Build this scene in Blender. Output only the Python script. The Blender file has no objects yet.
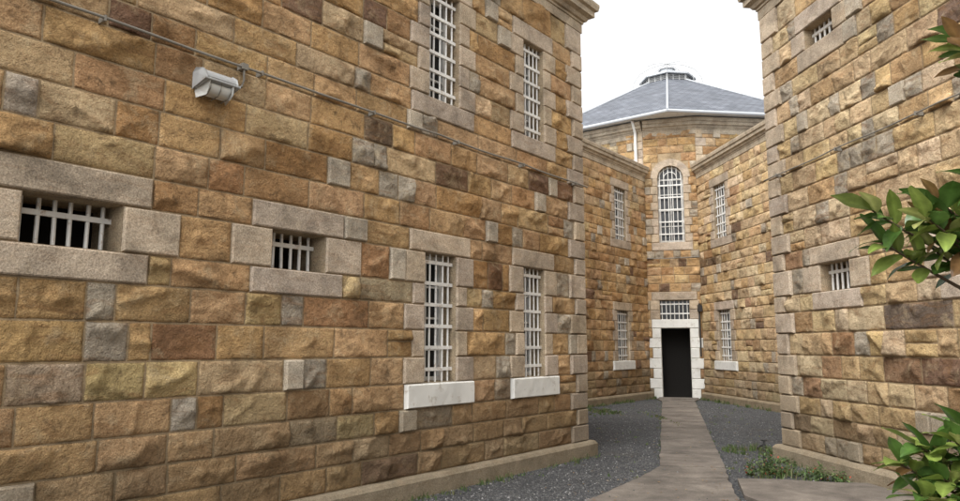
import bpy, math, random
from mathutils import Vector, noise, Matrix
random.seed(7)
R=random.random
U=random.uniform

# ------------------------------------------------------------------ helpers
class MB:
    def __init__(s): s.v=[];s.f=[];s.c=[];s.uv=None
    def obj(s,name,mat,parent=None,smooth=False):
        me=bpy.data.meshes.new(name); me.from_pydata(s.v,[],s.f); 
        if s.c:
            a=me.color_attributes.new('Col','FLOAT_COLOR','POINT')
            flat=[]
            for c in s.c: flat.extend((c[0],c[1],c[2],1.0))
            a.data.foreach_set('color',flat)
        if smooth: me.polygons.foreach_set('use_smooth',[True]*len(me.polygons))
        me.update()
        o=bpy.data.objects.new(name,me); bpy.context.collection.objects.link(o)
        if mat: me.materials.append(mat)
        if parent: o.parent=parent
        return o
    def quad(s,a,b,c,d,col=None):
        n=len(s.v); s.v+= [tuple(a),tuple(b),tuple(c),tuple(d)]; s.f.append((n,n+1,n+2,n+3))
        if col: s.c+=[col]*4
    def poly(s,pts,col=None):
        n=len(s.v); s.v+=[tuple(p) for p in pts]; s.f.append(tuple(range(n,n+len(pts))))
        if col: s.c+=[col]*len(pts)
    def hexa(s,p,col=None):   # 8 points: bottom 4, top 4
        n=len(s.v); s.v+=[tuple(q) for q in p]
        for f in ((0,3,2,1),(4,5,6,7),(0,1,5,4),(1,2,6,5),(2,3,7,6),(3,0,4,7)):
            s.f.append(tuple(n+i for i in f))
        if col: s.c+=[col]*8
    def tube(s,pts,rad,seg=8,col=None,cap=True):
        pts=[Vector(p) for p in pts]; n0=len(s.v)
        if not hasattr(rad,'__len__'): rad=[rad]*len(pts)
        ref=Vector((0,0,1))
        for i,p in enumerate(pts):
            d=(pts[min(i+1,len(pts)-1)]-pts[max(i-1,0)]).normalized()
            r=ref if abs(d.dot(ref))<.95 else Vector((1,0,0))
            a=d.cross(r).normalized(); b=d.cross(a).normalized()
            for k in range(seg):
                t=2*math.pi*k/seg
                s.v.append(tuple(p+(a*math.cos(t)+b*math.sin(t))*rad[i]))
                if col: s.c.append(col)
        for i in range(len(pts)-1):
            for k in range(seg):
                s.f.append((n0+i*seg+k,n0+i*seg+(k+1)%seg,n0+(i+1)*seg+(k+1)%seg,n0+(i+1)*seg+k))
        if cap:
            s.f.append(tuple(n0+k for k in range(seg)))
            s.f.append(tuple(n0+(len(pts)-1)*seg+k for k in reversed(range(seg))))

def empty(name,loc=(0,0,0)):
    e=bpy.data.objects.new(name,None); bpy.context.collection.objects.link(e); return e

def newmat(name):
    m=bpy.data.materials.new(name); m.use_nodes=True; nt=m.node_tree
    return m,nt,nt.nodes['Principled BSDF']
def N(nt,t,**k):
    n=nt.nodes.new(t)
    for a,b in k.items(): setattr(n,a,b)
    return n
def noi(nt,vec,scale,detail=6,rough=.6,dist=0):
    n=N(nt,'ShaderNodeTexNoise'); n.inputs['Scale'].default_value=scale; n.inputs['Detail'].default_value=detail
    n.inputs['Roughness'].default_value=rough; n.inputs['Distortion'].default_value=dist
    nt.links.new(vec,n.inputs['Vector']); return n.outputs['Fac']
def ramp(nt,fac,p):
    r=N(nt,'ShaderNodeValToRGB'); nt.links.new(fac,r.inputs[0]); e=r.color_ramp.elements
    while len(e)<len(p): e.new(.5)
    for i,(a,c) in enumerate(p):
        e[i].position=a; e[i].color=(c,c,c,1) if not hasattr(c,'__len__') else (*c,1)
    return r.outputs[0]
def mix(nt,mode,fac,a,b):
    m=N(nt,'ShaderNodeMix',data_type='RGBA',blend_type=mode)
    for i,x in ((0,fac),(6,a),(7,b)):
        if isinstance(x,bpy.types.NodeSocket): nt.links.new(x,m.inputs[i])
        elif i==0: m.inputs[0].default_value=x
        else: m.inputs[i].default_value=(*x,1)
    return m.outputs[2]
def math_(nt,op,a,b):
    m=N(nt,'ShaderNodeMath',operation=op)
    for i,x in ((0,a),(1,b)):
        if isinstance(x,bpy.types.NodeSocket): nt.links.new(x,m.inputs[i])
        else: m.inputs[i].default_value=x
    return m.outputs[0]
def bump(nt,bs,h,strength,dist):
    b=N(nt,'ShaderNodeBump'); b.inputs['Strength'].default_value=strength; b.inputs['Distance'].default_value=dist
    nt.links.new(h,b.inputs['Height']); nt.links.new(b.outputs[0],bs.inputs['Normal'])
def objco(nt,scale=None):
    t=N(nt,'ShaderNodeTexCoord'); o=t.outputs['Object']
    if scale:
        m=N(nt,'ShaderNodeMapping'); m.inputs['Scale'].default_value=scale; nt.links.new(o,m.inputs[0]); o=m.outputs[0]
    return o

def stone_mat(name,base=None,rust=.5,speck=.25,bs_=.8,bd=.02,sc=1,dirt=True):
    m,nt,b=newmat(name); co=objco(nt); co2=objco(nt,(2.0,2.0,6.5))
    if base is None:
        a=N(nt,'ShaderNodeAttribute',attribute_name='Col'); col=a.outputs['Color']
    else:
        r=N(nt,'ShaderNodeRGB'); r.outputs[0].default_value=(*base,1); col=r.outputs[0]
    n1=noi(nt,co,3.0*sc,4,.66,.4); col=mix(nt,'MULTIPLY',1,col,ramp(nt,n1,[(.32,.64),(.5,1.0),(.68,1.26)]))
    n2=noi(nt,co2,1.2*sc,4,.62,1.6); col=mix(nt,'MIX',math_(nt,'MULTIPLY',ramp(nt,n2,[(.50,0),(.66,1)]),rust*.8),col,(.25,.13,.055))
    n4=noi(nt,co,5*sc,4,.74,.4); col=mix(nt,'MIX',math_(nt,'MULTIPLY',ramp(nt,n4,[(.53,0),(.70,1)]),rust*.75),col,(.57,.45,.28))
    col=mix(nt,'MIX',math_(nt,'MULTIPLY',ramp(nt,n4,[(.31,1),(.42,0)]),rust*.95),col,(.12,.08,.045))
    if dirt and base is None and rust>.3:   # broad weathering
        n5=noi(nt,co,.75,3,.6,.8); col=mix(nt,'MULTIPLY',1,col,ramp(nt,n5,[(.33,(.74,.71,.67)),(.5,(1,1,1)),(.68,(1.08,1.08,1.09))]))
    n3=noi(nt,co,75*sc,2,.8); col=mix(nt,'OVERLAY',speck,col,ramp(nt,n3,[(.3,.1),(.7,.9)]))
    if dirt:
        g=N(nt,'ShaderNodeSeparateXYZ'); nt.links.new(co,g.inputs[0])
        z=math_(nt,'ADD',g.outputs[2],math_(nt,'MULTIPLY',n1,-1.2))
        f=ramp(nt,z,[(0,1),(.7,0)]); col=mix(nt,'MIX',math_(nt,'MULTIPLY',f,.55),col,(.13,.10,.06))
    nt.links.new(col,b.inputs['Base Color']); b.inputs['Roughness'].default_value=.92
    b.inputs['Specular IOR Level'].default_value=.2
    h=math_(nt,'ADD',noi(nt,co,18*sc,5,.72,.3),math_(nt,'MULTIPLY',n3,.16))
    h=math_(nt,'ADD',h,math_(nt,'MULTIPLY',n4,.6))
    bump(nt,b,h,bs_,bd); return m

M_rock=stone_mat('rock_faced_sandstone',rust=.64,speck=.3,bs_=1.0,bd=.045)
M_dress=stone_mat('dressed_stone',rust=.26,speck=.5,bs_=.8,bd=.014)
M_mortar=stone_mat('lime_mortar',(.36,.27,.165),rust=.2,bs_=.7,bd=.01)
M_plain=stone_mat('sandstone_plain',(.40,.25,.11),bs_=1,bd=.03)
def paint(name,c,rustc=(.25,.12,.05),amt=.5,sc=9,rough=.55):
    m,nt,b=newmat(name); co=objco(nt)
    n=noi(nt,co,sc,5,.75,.5); n2=noi(nt,co,2.5,3,.6)
    base=mix(nt,'MULTIPLY',1,c,ramp(nt,n2,[(.3,.8),(.7,1.0)]))
    col=mix(nt,'MIX',math_(nt,'MULTIPLY',ramp(nt,n,[(.56,0),(.68,1)]),amt),base,rustc)
    nt.links.new(col,b.inputs['Base Color']); b.inputs['Roughness'].default_value=rough
    bump(nt,b,n,.25,.004); return m
M_white=paint('white_paint',(.78,.77,.73),amt=.45)
M_wsill=paint('white_painted_stone',(.76,.75,.70),(.38,.33,.26),amt=.75,sc=7,rough=.85)
M_bar=paint('bar_paint',(.82,.81,.77),(.30,.17,.08),amt=.7,sc=12)
M_grey=paint('grey_metal',(.42,.425,.42),(.25,.2,.15),amt=.3)
M_pipe=paint('conduit_grey',(.24,.22,.185),(.16,.11,.07),amt=.4)
M_black=paint('black_metal',(.03,.03,.03),(.08,.05,.03),amt=.3)
def simple(name,c,rough=.5,spec=.5):
    m,nt,b=newmat(name); b.inputs['Base Color'].default_value=(*c,1); b.inputs['Roughness'].default_value=rough
    b.inputs['Specular IOR Level'].default_value=spec
    co=objco(nt); bump(nt,b,noi(nt,co,30,3),.05,.002); return m
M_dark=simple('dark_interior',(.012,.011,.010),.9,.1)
M_glass=simple('dark_glass',(.02,.022,.024),.12,.5)
M_lens=simple('frosted_lens',(.66,.66,.62),.2)
M_lead=simple('lead_flashing',(.50,.52,.54),.5)
m,nt,b=newmat('roof_slate'); M_slate=m
uv=N(nt,'ShaderNodeTexCoord').outputs['UV']
br=N(nt,'ShaderNodeTexBrick'); nt.links.new(uv,br.inputs['Vector'])
br.inputs['Scale'].default_value=1; br.inputs['Brick Width'].default_value=.28; br.inputs['Row Height'].default_value=.2
br.inputs['Mortar Size'].default_value=.010; br.inputs['Color1'].default_value=(.10,.11,.13,1); br.inputs['Color2'].default_value=(.165,.175,.20,1)
br.inputs['Mortar'].default_value=(.04,.045,.05,1)
co=objco(nt); c=mix(nt,'MULTIPLY',1,br.outputs[0],ramp(nt,noi(nt,co,1.5,5,.7),[(.3,.7),(.7,1.25)]))
nt.links.new(c,b.inputs['Base Color']); b.inputs['Roughness'].default_value=.65
bump(nt,b,br.outputs[1],.6,-.02)

# ------------------------------------------------------------------ walls
def ochre(pal):
    r=R()
    if pal=='L': t=[(.56,(.52,.335,.165)),(.72,(.56,.40,.22)),(.87,(.47,.285,.135)),(.93,(.39,.225,.105)),(.955,(.22,.13,.08)),(.975,(.43,.34,.22)),(1.01,(.52,.37,.19))]
    else: t=[(.50,(.585,.42,.23)),(.76,(.63,.485,.295)),(.90,(.51,.34,.17)),(.945,(.41,.255,.14)),(.96,(.19,.125,.08)),(1.01,(.56,.44,.27))]
    for p,c in t:
        if r<p: break
    k=U(.84,1.08); return (c[0]*k*U(.97,1.03),c[1]*k,c[2]*k*U(.90,1.12))
def greyc():
    k=U(.78,1.08); return (.43*k,.37*k,.285*k)
def dressc():
    k=U(.84,1.08); g=U(0,1); return ((.43+.03*g)*k,(.355+.015*g)*k,(.262+.02*(1-g))*k)
def spaced(L,cell,e1,e2):
    a=[0,e1,e2]; b=[L-e2,L-e1,L]
    n=max(1,int((L-2*e2)/cell))
    mid=[e2+(L-2*e2)*i/n for i in range(1,n)]
    return a+mid+b
MCOL=(.38,.285,.175)
class Wall:
    def __init__(s,P0,d,n,pal='L',cell=.022):
        s.P0=Vector((P0[0],P0[1],0)); s.d=Vector((d[0],d[1],0)).normalized(); s.n=Vector((n[0],n[1],0)).normalized()
        s.flip = s.d.cross(Vector((0,0,1))).dot(s.n)<0
        s.rock=MB(); s.dress=MB(); s.base=MB(); s.white=MB(); s.bars=MB(); s.glass=MB(); s.dark=MB(); s.sash=MB()
        s.pal=pal; s.cell=cell; s.open=[]; s.rects=[]
    def W(s,a,z,o): 
        p=s.P0+s.d*a+s.n*o; return (p.x,p.y,z)
    def q(s,mb,pts,col=None):
        p=[s.W(*x) for x in pts]
        if s.flip: p.reverse()
        mb.quad(*p,col)
    def block(s,mb,a0,a1,z0,z1,col,style='rock',prj=.03,gap=.003):
        a0+=gap;a1-=gap;z0+=gap;z1-=gap
        L=a1-a0;H=z1-z0
        if L<.03 or H<.03: return
        if style=='rock':
            e2=min(.024,L*.3,H*.3); xs=spaced(L,s.cell,e2*.35,e2); zs=spaced(H,s.cell,e2*.35,e2)
        else:
            xs=spaced(L,max(.09,s.cell*3),.006,.016); zs=spaced(H,max(.09,s.cell*3),.006,.016)
        off=Vector((U(-90,90),U(-90,90),U(-90,90)))
        base=U(.045,.085); ts=U(-.018,.018); tz=U(-.016,.016); curv=U(.2,1)
        n0=len(mb.v); nx=len(xs); nz=len(zs)
        ce=tuple(.45*col[i]+.55*MCOL[i] for i in range(3))
        pl=[]
        for _ in range(7):
            an=U(0,6.283); sl=U(.10,.80); pl.append((math.cos(an)*sl*.6,math.sin(an)*sl,U(.030,.082),U(-.32,.32)*L,U(-.28,.28)*H))
        for j,z in enumerate(zs):
            for i,x in enumerate(xs):
                e=min(x,L-x,z,H-z)
                p=Vector((x,z,0))
                if style=='rock':
                    ee=e2*(1.1+1.5*noise.noise(p*9+off*.7)); k=min(1,e/max(.008,ee)); k=k*(2-k)
                    h=base+ts*(2*x/L-1)+tz*(2*z/H-1)
                    for (pa,pb,pc,px,pz) in pl:
                        hp=pc+pa*(x-L/2-px)+pb*(z-H/2-pz)
                        if hp<h: h=hp
                    h+=.022*noise.fractal(p*6.5+off,.75,2.1,4)
                    r=1-abs(noise.noise(p*10+off*1.3)*2); h+=.012*r*curv
                    h=max(.012,h)*k+.002
                    jx=jz=0
                    if e<1e-6:
                        w=noise.noise(p*7+off); w2=.016*abs(w)+.0005
                        if i==0: jx=w2
                        elif i==nx-1: jx=-w2
                        if j==0: jz=w2
                        elif j==nz-1: jz=-w2
                    mb.v.append(s.W(a0+x+jx,z0+z+jz,h))
                    mb.c.append(ce if e<1e-6 else col)
                else:
                    k=0 if e<1e-6 else (.75 if e<.01 else 1)
                    h=prj*k+.002+(.004*noise.noise(p*8+off) if k else 0)
                    mb.v.append(s.W(a0+x,z0+z,h)); mb.c.append(col)
        for j in range(nz-1):
            for i in range(nx-1):
                f=(n0+j*nx+i,n0+j*nx+i+1,n0+(j+1)*nx+i+1,n0+(j+1)*nx+i)
                mb.f.append(f[::-1] if s.flip else f)
    def stone(s,a0,a1,z0,z1,white=False,prj=.022):
        s.rects.append((a0,a1,z0,z1))
        if white: s.block(s.white,a0,a1,z0,z1,(1,1,1),'d',prj,.002)
        else: s.block(s.dress,a0,a1,z0,z1,dressc(),'d',prj+U(0,.012),.0035)
    def special(s,a0,a1,j,lines,col):
        s.rects.append((a0,a1,lines[j],lines[j+1])); s.block(s.rock,a0,a1,lines[j],lines[j+1],col)
    def frees(s,z0,z1,a0,a1,rects):
        zc=(z0+z1)/2; iv=[(a0,a1)]
        for (r0,r1,q0,q1) in rects:
            if q0<zc<q1:
                out=[]
                for (x,y) in iv:
                    if r1<=x or r0>=y: out.append((x,y)); continue
                    if r0>x: out.append((x,r0))
                    if r1<y: out.append((r1,y))
                iv=out
        return iv
    def fill(s,lines,a0,a1,grey=.17,lmin=.34,lmax=.85,skip=-1):
        for j in range(len(lines)-1):
            z0,z1=lines[j],lines[j+1]
            for (x,y) in s.frees(z0,z1,a0,a1,s.open): s.q(s.base,[(x,z0,0),(y,z0,0),(y,z1,0),(x,z1,0)])
            if z0<skip: continue
            for (x,y) in s.frees(z0,z1,a0,a1,s.open+s.rects):
                p=x
                while y-p>.02:
                    g=R()<grey
                    L=U(.20,.30) if g else U(lmin,lmax)
                    if y-p-L<.16: 
                        L=y-p
                        if L>lmax*1.1: L*=.5
                    col=greyc() if g else ochre(s.pal)
                    h=z1-z0
                    if (not g) and R()<.08 and h>.26 and L<.6:
                        zm=z0+h*U(.4,.6); s.block(s.rock,p,p+L,z0,zm,col); s.block(s.rock,p,p+L,zm,z1,ochre(s.pal))
                    elif g and L<.33 and R()<.4: s.block(s.dress,p,p+L,z0,z1,col,'d',U(.03,.05),.006)
                    else: s.block(s.rock,p,p+L,z0,z1,col)
                    p+=L
    def reveal(s,a0,a1,z0,z1,dep=.28,mb=None,back='glass',sill=True):
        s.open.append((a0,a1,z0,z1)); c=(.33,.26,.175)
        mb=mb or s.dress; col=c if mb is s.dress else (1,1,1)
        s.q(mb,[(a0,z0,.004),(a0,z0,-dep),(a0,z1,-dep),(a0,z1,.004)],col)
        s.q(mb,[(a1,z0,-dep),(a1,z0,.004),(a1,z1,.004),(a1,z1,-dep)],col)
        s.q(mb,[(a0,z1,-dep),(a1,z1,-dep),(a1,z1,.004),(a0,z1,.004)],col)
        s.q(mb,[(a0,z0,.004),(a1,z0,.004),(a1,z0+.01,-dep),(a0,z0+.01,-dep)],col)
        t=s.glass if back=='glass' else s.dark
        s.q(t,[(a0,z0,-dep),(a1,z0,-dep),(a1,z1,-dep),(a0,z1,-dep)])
    def box(s,mb,a0,a1,z0,z1,o0,o1,col=None):
        mb.hexa([s.W(a0,z0,o0),s.W(a1,z0,o0),s.W(a1,z0,o1),s.W(a0,z0,o1),s.W(a0,z1,o0),s.W(a1,z1,o0),s.W(a1,z1,o1),s.W(a0,z1,o1)],col)
    def grille(s,a0,a1,z0,z1,nv,nh,o=-.07,hz=None,rad=.0125):
        for i in range(nv):
            a=a0+(a1-a0)*(i+.5)/nv+U(-.006,.006)
            s.bars.tube([s.W(a,z0,o),s.W(a+U(-.006,.006),z1,o)],rad,6)
        zz=hz or [z0+(z1-z0)*(i+.6)/nh for i in range(nh)]
        for z in zz: s.box(s.bars,a0-.005,a1+.005,z-.02,z+.02,o-.010,o+.020)
    def sashf(s,a0,a1,z0,z1,nx,nz,o=-.24,w=.022,fr=.045):
        s.box(s.sash,a0,a0+fr,z0,z1,o-.02,o+.02); s.box(s.sash,a1-fr,a1,z0,z1,o-.02,o+.02)
        s.box(s.sash,a0+fr,a1-fr,z0+.011,z0+fr+.01,o-.02,o+.02); s.box(s.sash,a0+fr,a1-fr,z1-fr,z1,o-.02,o+.02)
        for i in range(1,nx):
            a=a0+(a1-a0)*i/nx; s.box(s.sash,a-w/2,a+w/2,z0+fr,z1-fr,o-.012,o+.012)
        for i in range(1,nz):
            z=z0+(z1-z0)*i/nz; s.box(s.sash,a0+fr,a1-fr,z-w/2,z+w/2,o-.015,o+.015)
    def tallwin(s,a0,a1,lines,zi,zj,white_sill,nv=5,nh=6,w1=.33,w2=.2):
        z0,z1=lines[zi],lines[zj]
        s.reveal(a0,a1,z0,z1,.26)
        for j in range(zi,zj):
            w=w1 if (j-zi)%2==0 else w2
            s.stone(a0-w,a0,lines[j],lines[j+1]); s.stone(a1,a1+w,lines[j],lines[j+1])
        s.stone(a0-w2-.06,a1+w2+.06,z1,lines[zj+1])
        if white_sill: s.stone(a0-.31,a1+.31,lines[zi-1],z0,True,.06)
        else: s.stone(a0-.30,a1+.30,lines[zi-1],z0)
        s.grille(a0,a1,z0,z1,nv,nh); s.sashf(a0,a1,z0,z1,2,4)
    def smallwin(s,a0,a1,lines,zi,nv=6,wide=.47,nar=.22):
        z0,z1=lines[zi],lines[zi+1]
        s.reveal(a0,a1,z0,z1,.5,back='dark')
        s.stone(a0-wide,a0,z0,z1); s.stone(a1,a1+wide*.9,z0,z1)
        s.stone(a0-nar,a1+nar,z1,lines[zi+2]); s.stone(a0-nar,a1+nar,lines[zi-1],z0)
        s.grille(a0,a1,z0,z1,nv,1,-.20 if s.pal=='L' else -.13,[z0+(z1-z0)*.70],.016)
    def finish(s,parent):
        for mb,nm,mt,sm in ((s.rock,'rock_faced_blocks',M_rock,True),(s.dress,'dressed_stones',M_dress,False),(s.base,'mortar_wall',M_mortar,False),
            (s.white,'painted_stones',M_wsill,False),(s.bars,'window_bars',M_bar,False),(s.glass,'window_glass',M_glass,False),(s.dark,'dark_openings',M_dark,False),(s.sash,'window_sashes',M_white,False)):
            if mb.v: mb.obj(nm,mt,parent,sm)

def sweep(path,prof,name,mat,parent,side=1,col=None):
    mb=MB(); P=[Vector(p) for p in path]; ns=[]
    for i in range(len(P)-1):
        d=(P[i+1]-P[i]).normalized(); ns.append(Vector((d.y,-d.x))*side)
    rings=[]
    for i,p in enumerate(P):
        if i==0: m=ns[0]
        elif i==len(P)-1: m=ns[-1]
        else: m=(ns[i-1]+ns[i])/(1+ns[i-1].dot(ns[i]))
        rings.append([(p.x+m.x*o,p.y+m.y*o,z) for (o,z) in prof])
    for r in rings: mb.v+=r
    k=len(prof)
    for i in range(len(P)-1):
        for j in range(k-1):
            mb.f.append((i*k+j,(i+1)*k+j,(i+1)*k+j+1,i*k+j+1))
    mb.f.append(tuple(range(k))); mb.f.append(tuple((len(P)-1)*k+j for j in range(k)))
    mb.c=[col or (.40,.33,.24)]*len(mb.v)
    return mb.obj(name,mat,parent)
def corn(z0,h,pj=1):
    q=[(-.3,0),(.035,0),(.035,.30),(.055,.31),(.055,.38),(.09,.40),(.12,.50),(.19,.56),(.19,.74),(.235,.78),(.25,.92),(.25,1.0),(-.3,1.06)]
    return [(o*pj if o>0 else o,z0+z*h) for o,z in q]
def roofplane(mb,uvs,pts):
    pts=[Vector(p) for p in pts]; n=len(mb.v); mb.v+=[tuple(p) for p in pts]; mb.f.append(tuple(range(n,n+len(pts))))
    a=(pts[1]-pts[0]).normalized(); nn=a.cross(pts[2]-pts[0]).normalized(); c=nn.cross(a)
    for p in pts: q=p-pts[0]; uvs.append((q.dot(a),q.dot(c)))
def setuv(o,uvs):
    l=o.data.uv_layers.new(name='UVMap')
    for i,u in enumerate(uvs): l.data[i].uv=u

LN=[0,.22,.46,.69,.93,1.20,1.49,1.79,2.08,2.32,2.68,2.93,3.21,3.50,3.78,4.06,4.30,4.55,4.83,5.11,5.38,5.66,5.95,6.22,6.62]
LNK=[0,.22,.46,.69,.93,1.20,1.49,1.79,2.08,2.36,2.68,2.93,3.21,3.50,3.78,4.06,4.30,4.56,4.82,5.09,5.36,5.62,5.89,6.15,6.42,6.68,6.95]

V2=lambda a,b:Vector((a,b))
def wing(corner,dback,nout,q0,linklen,off,pal,mainlen,front,linkwins,name):
    par=empty(name)
    w=Wall(corner,dback,nout,pal,.022)
    front(w)
    for j in range(1,len(LN)-1):
        w.stone(0,.46 if j%2 else .30,LN[j],LN[j+1],prj=.035)
    w.fill(LN,0,mainlen,grey=.10 if pal=='L' else .19,lmax=.88 if pal=='L' else .62,lmin=.34 if pal=='L' else .26,skip=.1)
    w.finish(par)
    C=V2(*corner); D=V2(*dback).normalized(); Nn=V2(*nout).normalized(); Q=V2(*q0)
    e=Wall(corner,-Nn,-D,pal,.06)
    for j in range(1,len(LN)-1): e.stone(0,.30 if j%2 else .46,LN[j],LN[j+1],prj=.035)
    e.fill(LN,0,off,skip=.1); e.finish(par)
    l=Wall(q0,dback,nout,pal,.045)
    for (a0,a1) in linkwins:
        l.tallwin(a0,a1,LNK,5,10,True,5,6,.28,.17)
        l.tallwin(a0,a1,LNK,18,24,False,5,6,.28,.17)
    l.fill(LNK,0,linklen,grey=.08,lmin=.30,lmax=.66,skip=.1); l.finish(par)
    A=C+D*mainlen; B=C; E=C-Nn*off
    side=1
    d0=(B-A).normalized(); 
    if Vector((d0.y,-d0.x)).dot(Nn)<0: side=-1
    sweep([A,B,E],corn(6.62,.50),'cornice',M_dress,par,side)
    sweep([E,Q],corn(6.95,.45,.8),'link_cornice',M_dress,par,side)
    pl=[(-.2,0),(.12,0),(.12,.17),(.095,.205),(.07,.22),(-.2,.22)]
    sweep([A,B,E],pl,'plinth',M_dress,par,side,(.38,.32,.235))
    sweep([E,Q],pl,'link_plinth',M_dress,par,side,(.34,.275,.19))
    WD=off*2+5.0; mb=MB()
    def q(a,b,z0,z1): mb.quad((a.x,a.y,z0),(b.x,b.y,z0),(b.x,b.y,z1),(a.x,a.y,z1))
    Fa=A-Nn*WD; Fb=B-Nn*WD; q(A,Fa,0,6.7); q(Fa,Fb,0,6.7); q(Fb,C-Nn*(WD-off),0,6.7)
    Lb=E-Nn*5; q(Lb,Q-Nn*5,0,7.0); 
    mb.obj('outer_walls',M_plain,par)
    mb=MB(); uv=[]; z=7.05; rz=7.05+.16*WD/2
    a,b,c,d=A,B,Fb,Fa; r1=(A+Fa)/2-D*WD/2; r2=(B+Fb)/2+D*WD/2
    if (r2-r1).dot(B-A)<0: r1=r2=(r1+r2)/2
    v=lambda p,zz:(p.x,p.y,zz)
    for poly in ([v(a,z),v(b,z),v(r2,rz),v(r1,rz)],[v(c,z),v(d,z),v(r1,rz),v(r2,rz)],[v(b,z),v(c,z),v(r2,rz)],[v(d,z),v(a,z),v(r1,rz)]): roofplane(mb,uv,poly)
    z=7.36; rr=7.36+.16*2.5; m1=E-Nn*2.5; m2=Q-Nn*2.5
    roofplane(mb,uv,[v(E,z),v(Q,z),v(m2,rr),v(m1,rr)]); roofplane(mb,uv,[v(Q-Nn*5,z),v(E-Nn*5,z),v(m1,rr),v(m2,rr)])
    mb.quad(v(E,6.6),v(Lb,6.6),v(Lb,z),v(E,z)); uv+=[(0,0)]*4
    setuv(mb.obj('slate_roof',M_slate,par),uv)
    return w,l

def left_front(w):
    w.tallwin(3.09,3.65,LN,5,10,True); w.tallwin(1.14,1.66,LN,5,10,True)
    w.tallwin(3.05,3.61,LN,17,22,False); w.tallwin(1.10,1.62,LN,17,22,False)
    w.smallwin(5.10,5.73,LN,9); w.smallwin(7.10,7.80,LN,9); w.smallwin(9.3,9.95,LN,9)
    for a0,a1,j,c in ((6.25,6.82,6,(.30,.165,.085)),(2.14,2.46,9,(.20,.11,.06)),(4.2,4.62,14,(.18,.125,.08)),(6.85,7.3,5,(.45,.34,.16)),(6.05,6.4,11,(.42,.23,.11)),(7.0,7.32,6,(.42,.36,.28)),
                      (7.75,7.97,12,(.45,.38,.30)),(5.35,5.6,7,(.44,.38,.30)),(6.4,6.62,4,(.44,.38,.30)),(5.0,5.5,4,(.31,.19,.095)),(4.4,4.9,3,(.50,.39,.20))):
        w.special(a0,a1,j,LN,c)
def right_front(w):
    for a in (1.14,3.42,5.7,8.0):
        w.smallwin(a,a+.63,LN,9,6,.40,.2); w.smallwin(a-.03,a+.61,LN,21,6,.33,.2)
    for a0,a1,j,c in ((2.32,3.35,7,(.17,.13,.10)),(2.25,2.85,5,(.26,.16,.095)),(2.85,3.5,5,(.20,.12,.08)),(1.3,1.75,6,(.33,.19,.10))): w.special(a0,a1,j,LN,c)
dL=(-.613,-.79); nL=(.79,-.613)
dR=(.122,-.9925); nR=(-.9925,-.122)
wl,ll=wing((1.6,11.07),dL,nL,(5.365,23.05),11.77,4.37,'L',15,left_front,[(1.42,2.16),(5.4,6.15)],'stone_prison_wing')
wr,lr=wing((4.36,10.59),dR,nR,(6.957,22.61),11.61,4.04,'R',13,right_front,[(1.15,1.92),(5.4,6.15)],'stone_prison_wing')

# ------------------------------------------------------------------ tower
tw=empty('octagonal_tower')
e_=Vector((.2656,.9641)); r_=Vector((.9641,-.2656))
def AL(a,l): p=e_*a+r_*l; return Vector((p.x,p.y))
n0=AL(23.65,-.95); n1=AL(23.65,.70); fw=(n1-n0).length
LT=[0,.31,.62,.93,1.25,1.57,1.88,2.19,2.47,2.77,3.07,3.34,3.60,3.87,4.13,4.40,4.66,4.93,5.2,5.46,5.72,5.98,6.24,6.5,6.77,7.04,7.30,7.56,7.85,8.1,8.36,8.6]
t=Wall(n0,r_,-e_,'L',.04)
c=fw/2
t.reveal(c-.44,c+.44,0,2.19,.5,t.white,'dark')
for j in range(7):
    w=.385 if j%2 else .27
    t.stone(c-.44-w,c-.44,LT[j],LT[j+1],True,.03); t.stone(c+.44,c+.44+w,LT[j],LT[j+1],True,.03)
t.stone(c-.72,c+.72,2.19,2.47,True,.035)
t.reveal(c-.45,c+.45,2.47,3.07,.25)
for j in (8,9): t.stone(c-.45-.3,c-.45,LT[j],LT[j+1]); t.stone(c+.45,c+.45+.3,LT[j],LT[j+1])
t.stone(c-.7,c+.7,3.07,3.34)
t.grille(c-.45,c+.45,2.47,3.07,7,2)
aw=.40; zs=7.04
t.open.append((c-aw,c+aw,4.93,7.56)); t.rects.append((c-.62,c+.62,7.04,7.85)); 
for j in range(17,25):
    w=.24 if j%2 else .17
    t.stone(c-aw-w,c-aw,LT[j],LT[j+1]); t.stone(c+aw,c+aw+w,LT[j],LT[j+1])
t.stone(c-.64,c+.64,4.66,4.93)
NA=12; ra=.62
for i in range(NA):
    a0=math.pi*i/NA; a1=math.pi*(i+1)/NA
    p=lambda a,r,o:(c-math.cos(a)*r,zs+math.sin(a)*r,o)
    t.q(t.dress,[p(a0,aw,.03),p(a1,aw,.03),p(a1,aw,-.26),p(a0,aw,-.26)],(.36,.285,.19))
    if i%2==0: col=dressc()
    t.q(t.dress,[p(a0,aw,.03),p(a0,ra,.03),p(a1,ra,.03),p(a1,aw,.03)],col)
    t.q(t.dress,[p(a0,ra,.03),p(a0,ra,-.02),p(a1,ra,-.02),p(a1,ra,.03)],col)
for sx in (-1,1):
    for i in range(6):
        a0=math.pi/2*i/6; a1=math.pi/2*(i+1)/6
        x0,x1=math.cos(a0)*aw,math.cos(a1)*aw
        t.q(t.base,[(c+sx*x0,zs+math.sin(a0)*aw,0.0),(c+sx*x0,7.57,0.0),(c+sx*x1,7.57,0.0),(c+sx*x1,zs+math.sin(a1)*aw,0.0)])
t.block(t.rock,c-.83,c-.61,7.04,7.3,ochre('L'));t.block(t.rock,c+.61,c+.83,7.04,7.3,ochre('L'))
t.block(t.rock,c-.83,c-.57,7.3,7.56,ochre('L'));t.block(t.rock,c+.57,c+.83,7.3,7.56,ochre('L'))
t.block(t.rock,c-.83,c-.36,7.56,7.85,ochre('L'));t.block(t.rock,c+.36,c+.83,7.56,7.85,ochre('L'))
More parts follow.
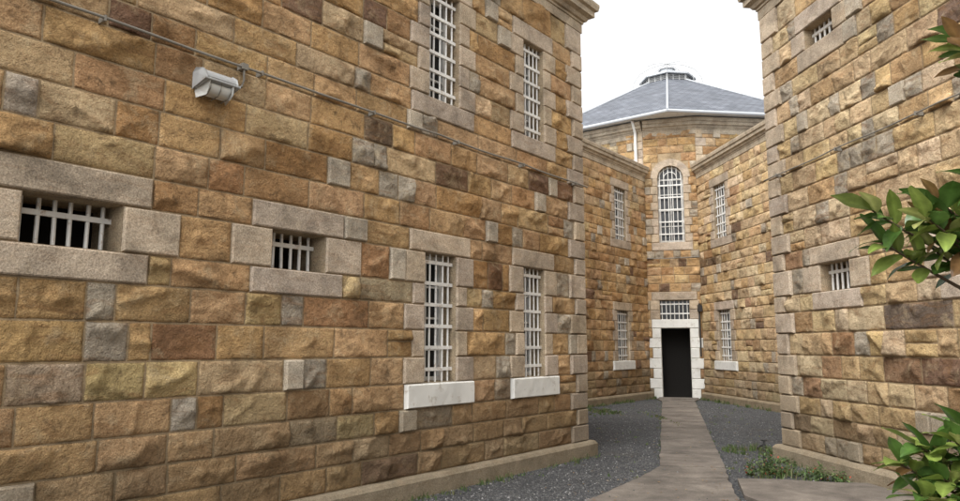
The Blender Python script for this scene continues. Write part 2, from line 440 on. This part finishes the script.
t.q(t.glass,[(c-aw,4.93,-.26),(c+aw,4.93,-.26),(c+aw,7.5,-.26),(c-aw,7.5,-.26)])
for sgn in (0,1):
    aa=(c-aw,c+aw)[sgn]; t.q(t.dress,[(aa,4.93,.004),(aa,4.93,-.26),(aa,zs,-.26),(aa,zs,.004)],(.36,.285,.19))
t.q(t.dress,[(c-aw,4.93,.004),(c+aw,4.93,.004),(c+aw,4.95,-.26),(c-aw,4.95,-.26)],(.36,.285,.19))
for i in range(6):
    a=c-aw+2*aw*(i+.5)/6; top=zs+math.sqrt(max(0,aw*aw-(a-c)**2)); t.bars.tube([t.W(a,4.93,-.06),t.W(a,top,-.06)],.013,6)
for z in (5.2,5.6,6.0,6.4,6.8): t.box(t.bars,c-aw,c+aw,z-.02,z+.02,-.075,-.04)
arc=[t.W(c-math.cos(math.pi*i/16)*(aw-.03),zs+math.sin(math.pi*i/16)*(aw-.03),-.2) for i in range(17)]
t.sash.tube(arc,.03,6); t.sashf(c-aw,c+aw,4.95,zs,2,4,-.22,.03,.05)
arc=[t.W(c-math.cos(math.pi*i/12)*.2,zs+math.sin(math.pi*i/12)*.2,-.07) for i in range(13)]; t.bars.tube(arc,.012,6)
t.fill(LT,0,fw,lmin=.25,lmax=.5,skip=-1)
t.finish(tw)
ctr=AL(29.76,-.125); RR=6.5
ver=[ctr+(-e_*math.cos(math.radians(45*i))+r_*math.sin(math.radians(45*i)))*RR for i in range(8)]
LD=[6.6,6.9,7.2,7.48,7.76,8.04,8.32,8.6]
for (p0,p1) in ((n0,ver[7]),(n1,ver[1])):
    d=(p1-p0).normalized(); nn=Vector((d.y,-d.x)); 
    if nn.dot(p0-ctr)<0: nn=-nn
    f=Wall(p0,d,nn,'L',.05)
    for j in range(len(LD)-1): f.stone(0,.36 if j%2 else .24,LD[j],LD[j+1])
    f.fill(LD,0,(p1-p0).length,lmin=.28,lmax=.6); f.finish(tw)
mb=MB()
for i in range(1,7):
    a,b=ver[i],ver[i+1]; mb.quad((a.x,a.y,0),(b.x,b.y,0),(b.x,b.y,8.6),(a.x,a.y,8.6))
mb.obj('drum_walls',M_plain,tw)
poly=[n0]+[n1]+ver[1:]+[n0]
sweep(poly,corn(8.45,.5,.9),'drum_cornice',M_dress,tw,1,(.38,.32,.24))
RO=6.95; ev=[ctr+(v-ctr).normalized()*RO for v in ver]; tp=[ctr+(v-ctr).normalized()*1.05 for v in ver]
mb=MB();uv=[];hip=MB()
for i in range(8):
    a,b=ev[i],ev[(i+1)%8]; c2,d2=tp[(i+1)%8],tp[i]
    roofplane(mb,uv,[(a.x,a.y,9.06),(b.x,b.y,9.06),(c2.x,c2.y,12.25),(d2.x,d2.y,12.25)])
    hip.tube([(a.x,a.y,9.08),(d2.x,d2.y,12.27)],.035,6)
setuv(mb.obj('slate_roof',M_slate,tw),uv); hip.obj('lead_hips',M_lead,tw)
mb=MB(); mb.poly([(v.x,v.y,9.0) for v in ev]); mb.obj('soffit',M_wsill,tw)
gut=MB()
for i in range(8):
    a,b=ev[i],ev[(i+1)%8]; gut.tube([(a.x,a.y,9.03),(b.x,b.y,9.03)],.055,8)
gut.obj('eaves_gutter',M_lead,tw)
def ring(r,z): return [((ctr+(v-ctr).normalized()*r).x,(ctr+(v-ctr).normalized()*r).y,z) for v in ver]
def frust(mb,r0,z0,r1,z1):
    a=ring(r0,z0);b=ring(r1,z1)
    for i in range(8): mb.quad(a[i],a[(i+1)%8],b[(i+1)%8],b[i])
lan=MB(); frust(lan,1.0,12.15,1.0,12.50); lan.obj('lantern_glazing',M_glass,tw)
lf=MB()
for i,pp in enumerate(ring(1.01,12.2)): 
    lf.tube([pp,(pp[0],pp[1],12.52)],.05,6)
    q2=ring(1.01,12.2)[(i+1)%8]
    for k in (1/3,2/3):
        x=pp[0]*(1-k)+q2[0]*k; y=pp[1]*(1-k)+q2[1]*k; lf.tube([(x,y,12.2),(x,y,12.52)],.03,5)
for z in (12.24,12.31,12.38,12.45):
    rg=ring(1.0,z); lf.tube(rg+[rg[0]],.022,5)
lf.obj('lantern_frame',M_grey,tw)
lc=MB(); frust(lc,1.15,12.50,1.15,12.56); frust(lc,1.15,12.56,.30,12.90); lc.poly(ring(1.15,12.50)); frust(lc,.30,12.90,.30,13.0); frust(lc,.36,13.0,.02,13.14)
lc.tube([(ctr.x,ctr.y,13.0),(ctr.x,ctr.y,13.3)],.02,6); lc.obj('lantern_cap',M_lead,tw)
sw=MB()
for i in range(8):
    v=(ver[i]-ctr).normalized(); sw.tube([(ctr.x+v.x*r,ctr.y+v.y*r,z) for r,z in ((1.45,12.1),(1.35,12.6),(1.1,12.95),(.7,13.15),(.3,13.25),(0,13.28))],.012,4)
sw.obj('lantern_cage',M_grey,tw)
d=(ver[7]-n0).normalized(); nn=Vector((-d.y,d.x)); 
if nn.dot(n0-ctr)<0: nn=-nn
p=n0+d*.22+nn*.09; mb=MB(); mb.tube([(p.x,p.y,7.35),(p.x,p.y,8.6),((p+nn*.2).x,(p+nn*.2).y,8.98)],.05,8); mb.obj('downpipe',M_white,tw)
p=AL(23.58,.62); mb=MB(); mb.tube([(p.x,p.y,1.3),(p.x,p.y,2.95)],.025,6)
mb.hexa([(p.x-.06,p.y-.1,2.7),(p.x+.06,p.y-.1,2.7),(p.x+.06,p.y,2.7),(p.x-.06,p.y,2.7),(p.x-.06,p.y-.1,2.9),(p.x+.06,p.y-.1,2.9),(p.x+.06,p.y,2.9),(p.x-.06,p.y,2.9)]); mb.obj('service_pipe',M_black,tw)
mb=MB(); mb.tube([t.W(.02,4.42,.07),t.W(.5,4.40,.09),t.W(1.1,4.41,.09),t.W(fw-.02,4.43,.07)],.014,6)
mb.obj('wall_cable',M_pipe,tw)

# ------------------------------------------------------------------ conduits and lamp
def conduit(w,L,name,rad=.014,z0=4.07):
    par=empty(name); mb=MB(); pts=[]
    n=int(L/.35)
    for i in range(n+1):
        s=L*i/n; pts.append(w.W(s,z0+.016*noise.noise(Vector((s*1.3,2,5))),.098+.006*noise.noise(Vector((s*2,7,1)))))
    mb.tube(pts,rad,8)
    for i in range(1,n,4):
        s=L*i/n; w.box(mb,s-.008,s+.008,z0-.022,z0+.024,.01,.112)
    mb.obj('pipe',M_pipe,par)
    return par
pc=conduit(wl,13,'electrical_conduit',.012)
conduit(wr,12,'electrical_conduit',.009)
lp=empty('wall_lamp'); s0,s1=6.28,6.60; zc=3.80
def prism(w,prof,a0,a1,mat,name,par,inset=0,bw=.012):
    mb=MB(); k=len(prof)
    A=[w.W(a0+(inset if o>.12 else 0),z,o) for o,z in prof]; B=[w.W(a1-(inset if o>.12 else 0),z,o) for o,z in prof]
    mb.v=A+B
    for i in range(k): mb.f.append((i,(i+1)%k,k+(i+1)%k,k+i))
    mb.f.append(tuple(range(k))); mb.f.append(tuple(range(2*k-1,k-1,-1)))
    o=mb.obj(name,mat,par); bm=o.modifiers.new('b','BEVEL'); bm.width=bw; bm.segments=3; return o
prism(wl,[(.03,zc-.03),(.03,zc+.10),(.07,zc+.125),(.14,zc+.115),(.20,zc+.075),(.215,zc+.03),(.20,zc+.01)],s0,s1,M_grey,'housing',lp,.015)
prism(wl,[(.04,zc-.035),(.195,zc+.008),(.185,zc-.05),(.15,zc-.085),(.06,zc-.095)],s0+.025,s1-.025,M_lens,'lens',lp,.02,.02)
prism(wl,[(.035,zc-.034),(.035,zc-.018),(.222,zc+.028),(.224,zc+.012)],s0-.006,s1+.006,M_grey,'lens_rim',lp,.0,.004)
mb=MB(); 
for a in (s0+.065,s0+.16,s0+.255): mb.tube([wl.W(a,zc+.01,.205),wl.W(a,zc-.05,.195),wl.W(a,zc-.095,.155),wl.W(a,zc-.105,.05)],.005,5)
mb.obj('guard_wires',M_pipe,lp)
mb=MB(); mb.tube([wl.W(s0,zc+.06,.08),wl.W(s0-.06,zc+.06,.08),wl.W(s0-.11,zc+.09,.08),wl.W(s0-.13,zc+.15,.085),wl.W(s0-.12,4.0,.095),wl.W(s0-.12,4.07,.098)],.010,8)
wl.box(mb,s0-.15,s0-.09,4.045,4.10,.03,.118); mb.obj('feed_conduit',M_pipe,lp)

# ------------------------------------------------------------------ ground
m,nt,b=newmat('gravel_ground'); co=objco(nt)
vo=N(nt,'ShaderNodeTexVoronoi'); vo.inputs['Scale'].default_value=55; nt.links.new(co,vo.inputs['Vector'])
c0=ramp(nt,vo.outputs['Color'],[(.2,(.028,.029,.033)),(.6,(.068,.070,.074)),(.95,(.18,.176,.165))])
c0=mix(nt,'MULTIPLY',1,c0,ramp(nt,noi(nt,co,1.2,5,.7),[(.3,.68),(.7,1.25)]))
c0=mix(nt,'MIX',ramp(nt,noi(nt,co,.5,4,.7),[(.56,0),(.75,.5)]),c0,(.11,.095,.07))
nt.links.new(c0,b.inputs['Base Color']); b.inputs['Roughness'].default_value=.95
bump(nt,b,math_(nt,'ADD',vo.outputs['Distance'],noi(nt,co,120,3)),.9,-.02)
M_gravel=m
mb=MB(); mb.quad((-300,-300,0),(300,-300,0),(300,300,0),(-300,300,0)); mb.obj('ground',M_gravel)
m,nt,b=newmat('concrete'); co=objco(nt)
c0=ramp(nt,noi(nt,co,2.2,6,.72,.3),[(.3,(.09,.076,.063)),(.5,(.155,.132,.11)),(.70,(.24,.208,.172))])
c0=mix(nt,'MULTIPLY',1,c0,ramp(nt,noi(nt,co,.8,5,.7,1),[(.35,.70),(.65,1.12)]))
c0=mix(nt,'OVERLAY',.45,c0,ramp(nt,noi(nt,co,90,3,.8),[(.3,.1),(.7,.9)]))
nt.links.new(c0,b.inputs['Base Color']); b.inputs['Roughness'].default_value=.9
bump(nt,b,noi(nt,co,40,5,.7),.6,.008); M_conc=m
mb=MB(); par=empty('concrete_path')
left=[(5.45,22.7),(5.34,21.5),(2.40,9.9),(1.95,9.1),(1.2,7.88),(.3,6.2),(-.4,3),(-1,-4)]
right=[(6.75,22.5),(6.30,21.5),(3.22,9.75),(3.0,9.0),(2.72,7.88),(2.4,6.2),(2.0,3),(1.6,-4)]
def lerp(a,b,t): return (a[0]+(b[0]-a[0])*t,a[1]+(b[1]-a[1])*t)
segs=[]
for i in range(len(left)-1):
    n=max(1,round(math.dist(left[i],left[i+1])/1.25))
    for k in range(n):
        segs.append((lerp(left[i],left[i+1],k/n),lerp(right[i],right[i+1],k/n),lerp(left[i],left[i+1],(k+1)/n),lerp(right[i],right[i+1],(k+1)/n)))
for (a,b_,c_,d_) in segs:
    h=.03+U(-.006,.006); g=.012
    a2,c2=lerp(a,c_,g),lerp(a,c_,1-g); b2,d2=lerp(b_,d_,g),lerp(b_,d_,1-g)
    K=10; out=[]
    for k in range(K+1):
        q=lerp(a2,c2,k/K); out.append((q[0]+.025*noise.noise(Vector((q[0]*4,q[1]*4,1))),q[1]))
    for k in range(K+1):
        q=lerp(d2,b2,k/K); out.append((q[0]+.025*noise.noise(Vector((q[0]*4,q[1]*4,7))),q[1]))
    n=len(out); n0_=len(mb.v); mb.v+=[(x,y,-.03) for x,y in out]+[(x,y,h) for x,y in out]
    mb.f.append(tuple(n0_+n+i for i in range(n))); mb.f+=[(n0_+i,n0_+(i+1)%n,n0_+n+(i+1)%n,n0_+n+i) for i in range(n)]
mb.obj('slabs',M_conc,par)
mb=MB(); pts=[(3.08,8.9),(3.6,8.84),(4.05,8.66),(4.50,8.6),(4.62,7.9),(4.9,5.5),(3.2,5.5),(2.80,7.9)]
n=len(pts); mb.v=[(*p,-.02) for p in pts]+[(*p,.045) for p in pts]; mb.f=[tuple(range(n,2*n))]+[(i,(i+1)%n,n+(i+1)%n,n+i) for i in range(n)]
mb.obj('apron_slab',M_conc,par)
mb=MB()
for (l0,l1,a0,a1,z) in ((-.6,.6,23.0,23.64,.05),):
    P=[AL(a0,l0-.1),AL(a0,l1-.1),AL(a1,l1-.1),AL(a1,l0-.1)]
    mb.hexa([(p.x,p.y,-.02) for p in P]+[(p.x,p.y,z) for p in P])
mb.obj('door_step',M_conc,par)
gm,gnt,gb=newmat('gravel_stones'); at=N(gnt,'ShaderNodeAttribute',attribute_name='Col'); gnt.links.new(at.outputs[0],gb.inputs['Base Color']); gb.inputs['Roughness'].default_value=.9
bump(gnt,gb,noi(gnt,objco(gnt),90,3),.4,.004)
mb=MB()
def onpath(x,y):
    for (a,b_,c_,d_) in segs:
        if c_[1]<=y<=a[1]+.3:
            t=(a[1]-y)/max(1e-4,a[1]-c_[1]); xl=a[0]+(c_[0]-a[0])*t; xr=b_[0]+(d_[0]-b_[0])*t
            if xl+.03*noise.noise(Vector((x*3,y*3,0)))<x<xr-.03*noise.noise(Vector((x*3,y*3,5))): return True
    return False
cnt=0
while cnt<16000:
    a=7.4+(R()**1.6)*15; l=U(-3.2,3.2)
    p=AL(a,l)
    if onpath(p.x,p.y) and R()>.006: continue
    if p.x>2.8 and p.y<8.95: continue
    if a<11.3 and ((p-V2(1.6,11.07)).dot(V2(*nL))<.12 or (p-V2(4.36,10.59)).dot(V2(*nR))<.12): continue
    r=U(.005,.014); k=U(.03,.13) if R()<.88 else U(.16,.30); col=(k,k*.98,k*.96); n=len(mb.v); zb=.03 if onpath(p.x,p.y) else 0
    ang=U(0,6.28); ca,sa=math.cos(ang)*r,math.sin(ang)*r; sy=U(.6,1)
    mb.v+=[(p.x+ca,p.y+sa,zb),(p.x-sa*sy,p.y+ca*sy,zb),(p.x-ca,p.y-sa,zb),(p.x+sa*sy,p.y-ca*sy,zb),(p.x+ca*.3,p.y+sa*.3,zb+r*.9),(p.x-ca*.4,p.y-sa*.2,zb+r*.75)]
    mb.f+=[(n,n+1,n+4),(n+1,n+5,n+4),(n+1,n+2,n+5),(n+2,n+3,n+5),(n+3,n+4,n+5),(n+3,n,n+4)]; mb.c+=[col]*6; cnt+=1
mb.obj('gravel',gm)

# ------------------------------------------------------------------ vegetation
def leafmat(name,rough=.35,tr=.25):
    m,nt,b=newmat(name); at=N(nt,'ShaderNodeAttribute',attribute_name='Col')
    c0=mix(nt,'MULTIPLY',1,at.outputs[0],ramp(nt,noi(nt,objco(nt),18,3),[(.3,.75),(.7,1.2)]))
    nt.links.new(c0,b.inputs['Base Color']); b.inputs['Roughness'].default_value=rough
    t=N(nt,'ShaderNodeBsdfTranslucent'); nt.links.new(c0,t.inputs[0]); ms=N(nt,'ShaderNodeMixShader'); ms.inputs[0].default_value=tr
    nt.links.new(b.outputs[0],ms.inputs[1]); nt.links.new(t.outputs[0],ms.inputs[2]); nt.links.new(ms.outputs[0],nt.nodes['Material Output'].inputs[0]); return m
M_leaf=leafmat('magnolia_leaf',.25,.25); M_grass=leafmat('grass_blade',.6,.3)
def leaf(mb,p,d,up,L,W,col,droop=.25,fold=.22):
    d=d.normalized(); s=d.cross(up)
    if s.length<1e-3: s=Vector((1,0,0))
    s.normalize(); u=s.cross(d).normalized(); n0=len(mb.v); K=7; wv=U(0,6)
    for i in range(K+1):
        t=i/K; w=W*math.sin(math.pi*min(1,t**.85))**.75*.5 if 0<t<1 else .002
        c=p+d*(L*(t-.12*t*t))-u*(droop*L*t*t)
        for k in (-1,-.5,0,.5,1): 
            mb.v.append(tuple(c+s*(w*k)+u*(abs(k)*w*fold+abs(k)*W*.05*math.sin(wv+k*2+t*9)))); 
            f=1.35 if k==0 else 1; mb.c.append((col[0]*f,col[1]*f,col[2]*f))
    for i in range(K):
        for k in range(4): a=n0+i*5+k; mb.f.append((a,a+1,a+6,a+5))
tree=empty('magnolia_tree'); wood=MB(); lv=MB()
base=Vector((3.15,3.5,0))
trunk=[base,base+Vector((.02,.02,.6)),base+Vector((-.03,.05,1.3)),base+Vector((.04,.02,2.2)),base+Vector((0,0,3.1))]
wood.tube(trunk,[.07,.06,.05,.04,.02],10)
def tpt(z):
    for i in range(len(trunk)-1):
        if trunk[i].z<=z<=trunk[i+1].z:
            return trunk[i].lerp(trunk[i+1],(z-trunk[i].z)/(trunk[i+1].z-trunk[i].z))
    return trunk[-1]
def lcol():
    r=R()
    if r<.42: k=U(.8,1.4); return (.065*k,.125*k,.028*k)
    if r<.78: k=U(.9,1.4); return (.17*k,.225*k,.05*k)
    if r<.89: return (.34,.36,.12)
    return (.27,.15,.065)
def branch(tip,z0,nl=11,Ls=(.11,.17),back=.20):
    a=tpt(z0); tip=Vector(tip); mid=a.lerp(tip,.55)+Vector((U(-.06,.06),U(-.06,.06),-.08))
    pts=[((1-t)**2)*a+2*t*(1-t)*mid+t*t*tip for t in [i/8 for i in range(9)]]
    wood.tube(pts,[.018-.0018*i for i in range(9)],6)
    d=(pts[-1]-pts[-2]).normalized()
    ph=U(0,6)
    for i in range(nl):
        q=i/nl
        pp=tip-d*q*back
        ang=ph+i*2.4; x=d.cross(Vector((0,0,1))).normalized(); y=x.cross(d)
        rad=(x*math.cos(ang)+y*math.sin(ang)); op=.45+.9*q
        ld=(d*math.cos(op)+rad*math.sin(op)+Vector((0,0,.05))).normalized()
        L=U(*Ls); leaf(lv,pp,ld,Vector((0,0,1))+rad*.3+Vector((U(-.3,.3),U(-.3,.3),0)),L,L*U(.34,.44),lcol(),U(.05,.45),U(.1,.35))
big=(.15,.22)
for tip,z0 in (((1.80,3.25,2.22),1.7),((1.86,3.3,2.08),1.5),((1.95,3.1,2.16),1.7),((2.02,3.15,2.26),1.8),((2.08,3.3,2.06),1.6),((2.14,3.2,2.17),1.9),((2.22,3.25,2.00),1.7),((2.14,3.0,2.30),1.9),((2.26,3.3,2.2),1.8),((2.04,3.2,2.14),1.6),((2.2,3.1,2.1),1.7)):
    branch(tip,z0,12,big,.28)
for tip,z0 in (((2.16,3.1,2.96),2.4),((2.26,3.15,3.0),2.5),((2.32,3.15,2.84),2.4)): branch(tip,z0,11,big)
for tip,z0 in (((1.70,3.0,1.13),.6),((1.78,3.0,1.20),.7),((1.88,3.05,1.12),.6),((1.71,2.9,1.03),.5),((1.90,2.95,1.22),.8),((2.00,3.0,1.10),.6),((1.81,2.85,1.0),.5),((1.91,2.8,1.05),.5),((2.06,3.05,1.24),.8),((1.98,2.9,1.16),.7),((1.84,2.95,1.08),.6),((2.0,3.1,1.26),.9)):
    branch(tip,z0,13,(.14,.20))
k=0
while k<120:
    v=Vector((U(-1,1),U(-1,1),U(-1,1)))
    if v.length>1: continue
    tip=Vector((3.3,3.5,2.1))+Vector((v.x*1.4,v.y*1.4,v.z*1.5))
    if tip.x<.70*tip.y+.42: continue
    branch(tip,max(.4,min(3,tip.z-U(.2,.6))),9); k+=1
lv.obj('leaves',M_leaf,tree,True); M_bark=stone_mat('bark',(.12,.085,.055),rust=.1,dirt=False); wood.obj('trunk_and_branches',M_bark,tree,True)

def blades(mb,cx,cy,rx,ry,n,h,wid=.006,cols=((.07,.12,.032),(.11,.16,.045),(.17,.17,.08))):
    for _ in range(n):
        a=U(0,6.28); r=math.sqrt(R()); x=cx+math.cos(a)*rx*r; y=cy+math.sin(a)*ry*r
        if noise.noise(Vector((x*3.5,y*3.5,1)))<-.02 and n>100: continue
        hh=h*U(.3,1.15)*(1.1-.6*r); d=Vector((U(-1,1),U(-1,1),0))*.5*hh; s=Vector((U(-1,1),U(-1,1),0)).normalized()*wid*U(.6,1.3)
        p=Vector((x,y,0)); c=random.choice(cols); k=U(.7,1.2); c=(c[0]*k,c[1]*k,c[2]*k)
        n0=len(mb.v); m_=p+d*.35+Vector((0,0,hh*.6)); tt=p+d+Vector((0,0,hh))
        mb.v+=[tuple(p-s),tuple(p+s),tuple(m_+s*.7),tuple(m_-s*.7),tuple(tt)]; mb.c+=[c]*5; mb.f+=[(n0,n0+1,n0+2,n0+3),(n0+3,n0+2,n0+4)]
def weeds(mb,cx,cy,rx,ry,n,h):
    for _ in range(n):
        a=U(0,6.28); r=R()**.7; x=cx+math.cos(a)*rx*r; y=cy+math.sin(a)*ry*r
        if noise.noise(Vector((x*5,y*5,3)))<-.12: continue
        hh=h*U(.25,1.1)*(1.15-.8*r); p=Vector((x,y,0)); 
        for j in range(7):
            dd=Vector((U(-1,1),U(-1,1),U(.1,1))); q=p+Vector((U(-.03,.03),U(-.03,.03),hh*j/7))
            c=random.choice(((.06,.11,.03),(.09,.15,.045),(.14,.18,.07))) if R()<.95 else (.35,.07,.04)
            L=U(.03,.065); leaf(mb,q,dd,Vector((0,0,1)),L,L*.45,c,.3,.1)
for (cx,cy,rx,ry,n,h) in ((4.22,11.45,.45,.5,900,.12),(2.75,18.3,.75,.9,1500,.10),(4.05,16.3,.12,2.2,300,.08)):
    mb=MB(); blades(mb,cx,cy,rx,ry,n,h,.006 if cy<15 else .012); mb.obj('grass',M_grass)
mb=MB(); weeds(mb,3.66,9.45,.34,.32,170,.34); blades(mb,3.8,9.3,.7,.5,350,.16); weeds(mb,4.20,9.1,.24,.4,110,.22); weeds(mb,4.3,10.3,.12,.3,40,.16); mb.obj('weeds',M_grass)
mb=MB()
for i in range(420):
    s=U(0,9); w_=random.choice((wl,wr,ll,lr)); q=w_.W(s,0,.15+abs(random.gauss(0,.06)))
    blades(mb,q[0],q[1],.07,.07,random.randint(2,9),.09 if w_ in (wl,wr) else .13,.006 if w_ in (wl,wr) else .012)
for i in range(120):
    s=segs[int(R()*len(segs))]; q=lerp(s[0],s[2],R()) if R()<.5 else lerp(s[1],s[3],R())
    blades(mb,q[0],q[1],.05,.05,random.randint(2,7),.05)
for i in range(90):
    p=AL(U(8,22),U(-2.0,1.7))
    if not onpath(p.x,p.y): blades(mb,p.x,p.y,.05,.05,random.randint(3,9),.06,.008)
mb.obj('wall_base_grass',M_grass)
mb=MB()
for i in range(260):
    p=AL(7.6+R()**1.5*12,U(-1.6,1.6)); a=U(0,6.28)
    leaf(mb,Vector((p.x,p.y,.040 if onpath(p.x,p.y) else .014)),Vector((math.cos(a),math.sin(a),.05)),Vector((0,0,1)),U(.02,.06),U(.012,.024),random.choice(((.22,.13,.06),(.30,.2,.09),(.14,.08,.04))),.1,.3)
mb.obj('leaf_litter',M_grass)
tp_=empty('garden_tap'); mb=MB(); x,y=3.86,10.05
mb.tube([(x,y,0),(x,y,.30)],.022,8); mb.tube([(x,y,.27),(x-.07,y-.02,.275),(x-.10,y-.03,.25),(x-.105,y-.03,.22)],.014,8)
mb.tube([(x,y,.30),(x,y,.335)],.012,8); mb.tube([(x-.045,y,.345),(x+.045,y,.345)],.010,6); mb.tube([(x,y-.04,.345),(x,y+.04,.345)],.010,6)
mb.tube([(x,y,0),(x,y,.03)],.05,10); mb.obj('standpipe',M_black,tp_)

# ------------------------------------------------------------------ light, world, camera
el,az=math.radians(54),math.radians(215)
w=bpy.data.worlds.new('World'); bpy.context.scene.world=w; w.use_nodes=True; nt=w.node_tree
sk=N(nt,'ShaderNodeTexSky',sky_type='NISHITA'); sk.sun_disc=False; sk.sun_elevation=el; sk.sun_rotation=az
sk.air_density=1.0; sk.dust_density=4; sk.ozone_density=1
hs=N(nt,'ShaderNodeHueSaturation'); hs.inputs['Saturation'].default_value=.05; hs.inputs['Value'].default_value=2.45
nt.links.new(sk.outputs[0],hs.inputs['Color']); bg=nt.nodes['Background']; nt.links.new(hs.outputs[0],bg.inputs[0]); bg.inputs[1].default_value=.15
sl=bpy.data.lights.new('sun','SUN'); sl.energy=.8; sl.angle=math.radians(18); sl.color=(1,.96,.89)
so=bpy.data.objects.new('sun',sl); bpy.context.collection.objects.link(so)
S=Vector((math.sin(az)*math.cos(el),math.cos(az)*math.cos(el),math.sin(el))); so.rotation_euler=S.to_track_quat('Z','Y').to_euler()
cam=bpy.data.cameras.new('camera'); co_=bpy.data.objects.new('camera',cam); bpy.context.collection.objects.link(co_)
cam.sensor_width=36; cam.lens=27; cam.clip_end=1000; co_.location=(0,0,1.6); co_.rotation_euler=(math.radians(97.63),0,0)
sc=bpy.context.scene; sc.camera=co_
sc.view_settings.view_transform='Standard'; sc.view_settings.look='None'; sc.view_settings.exposure=0
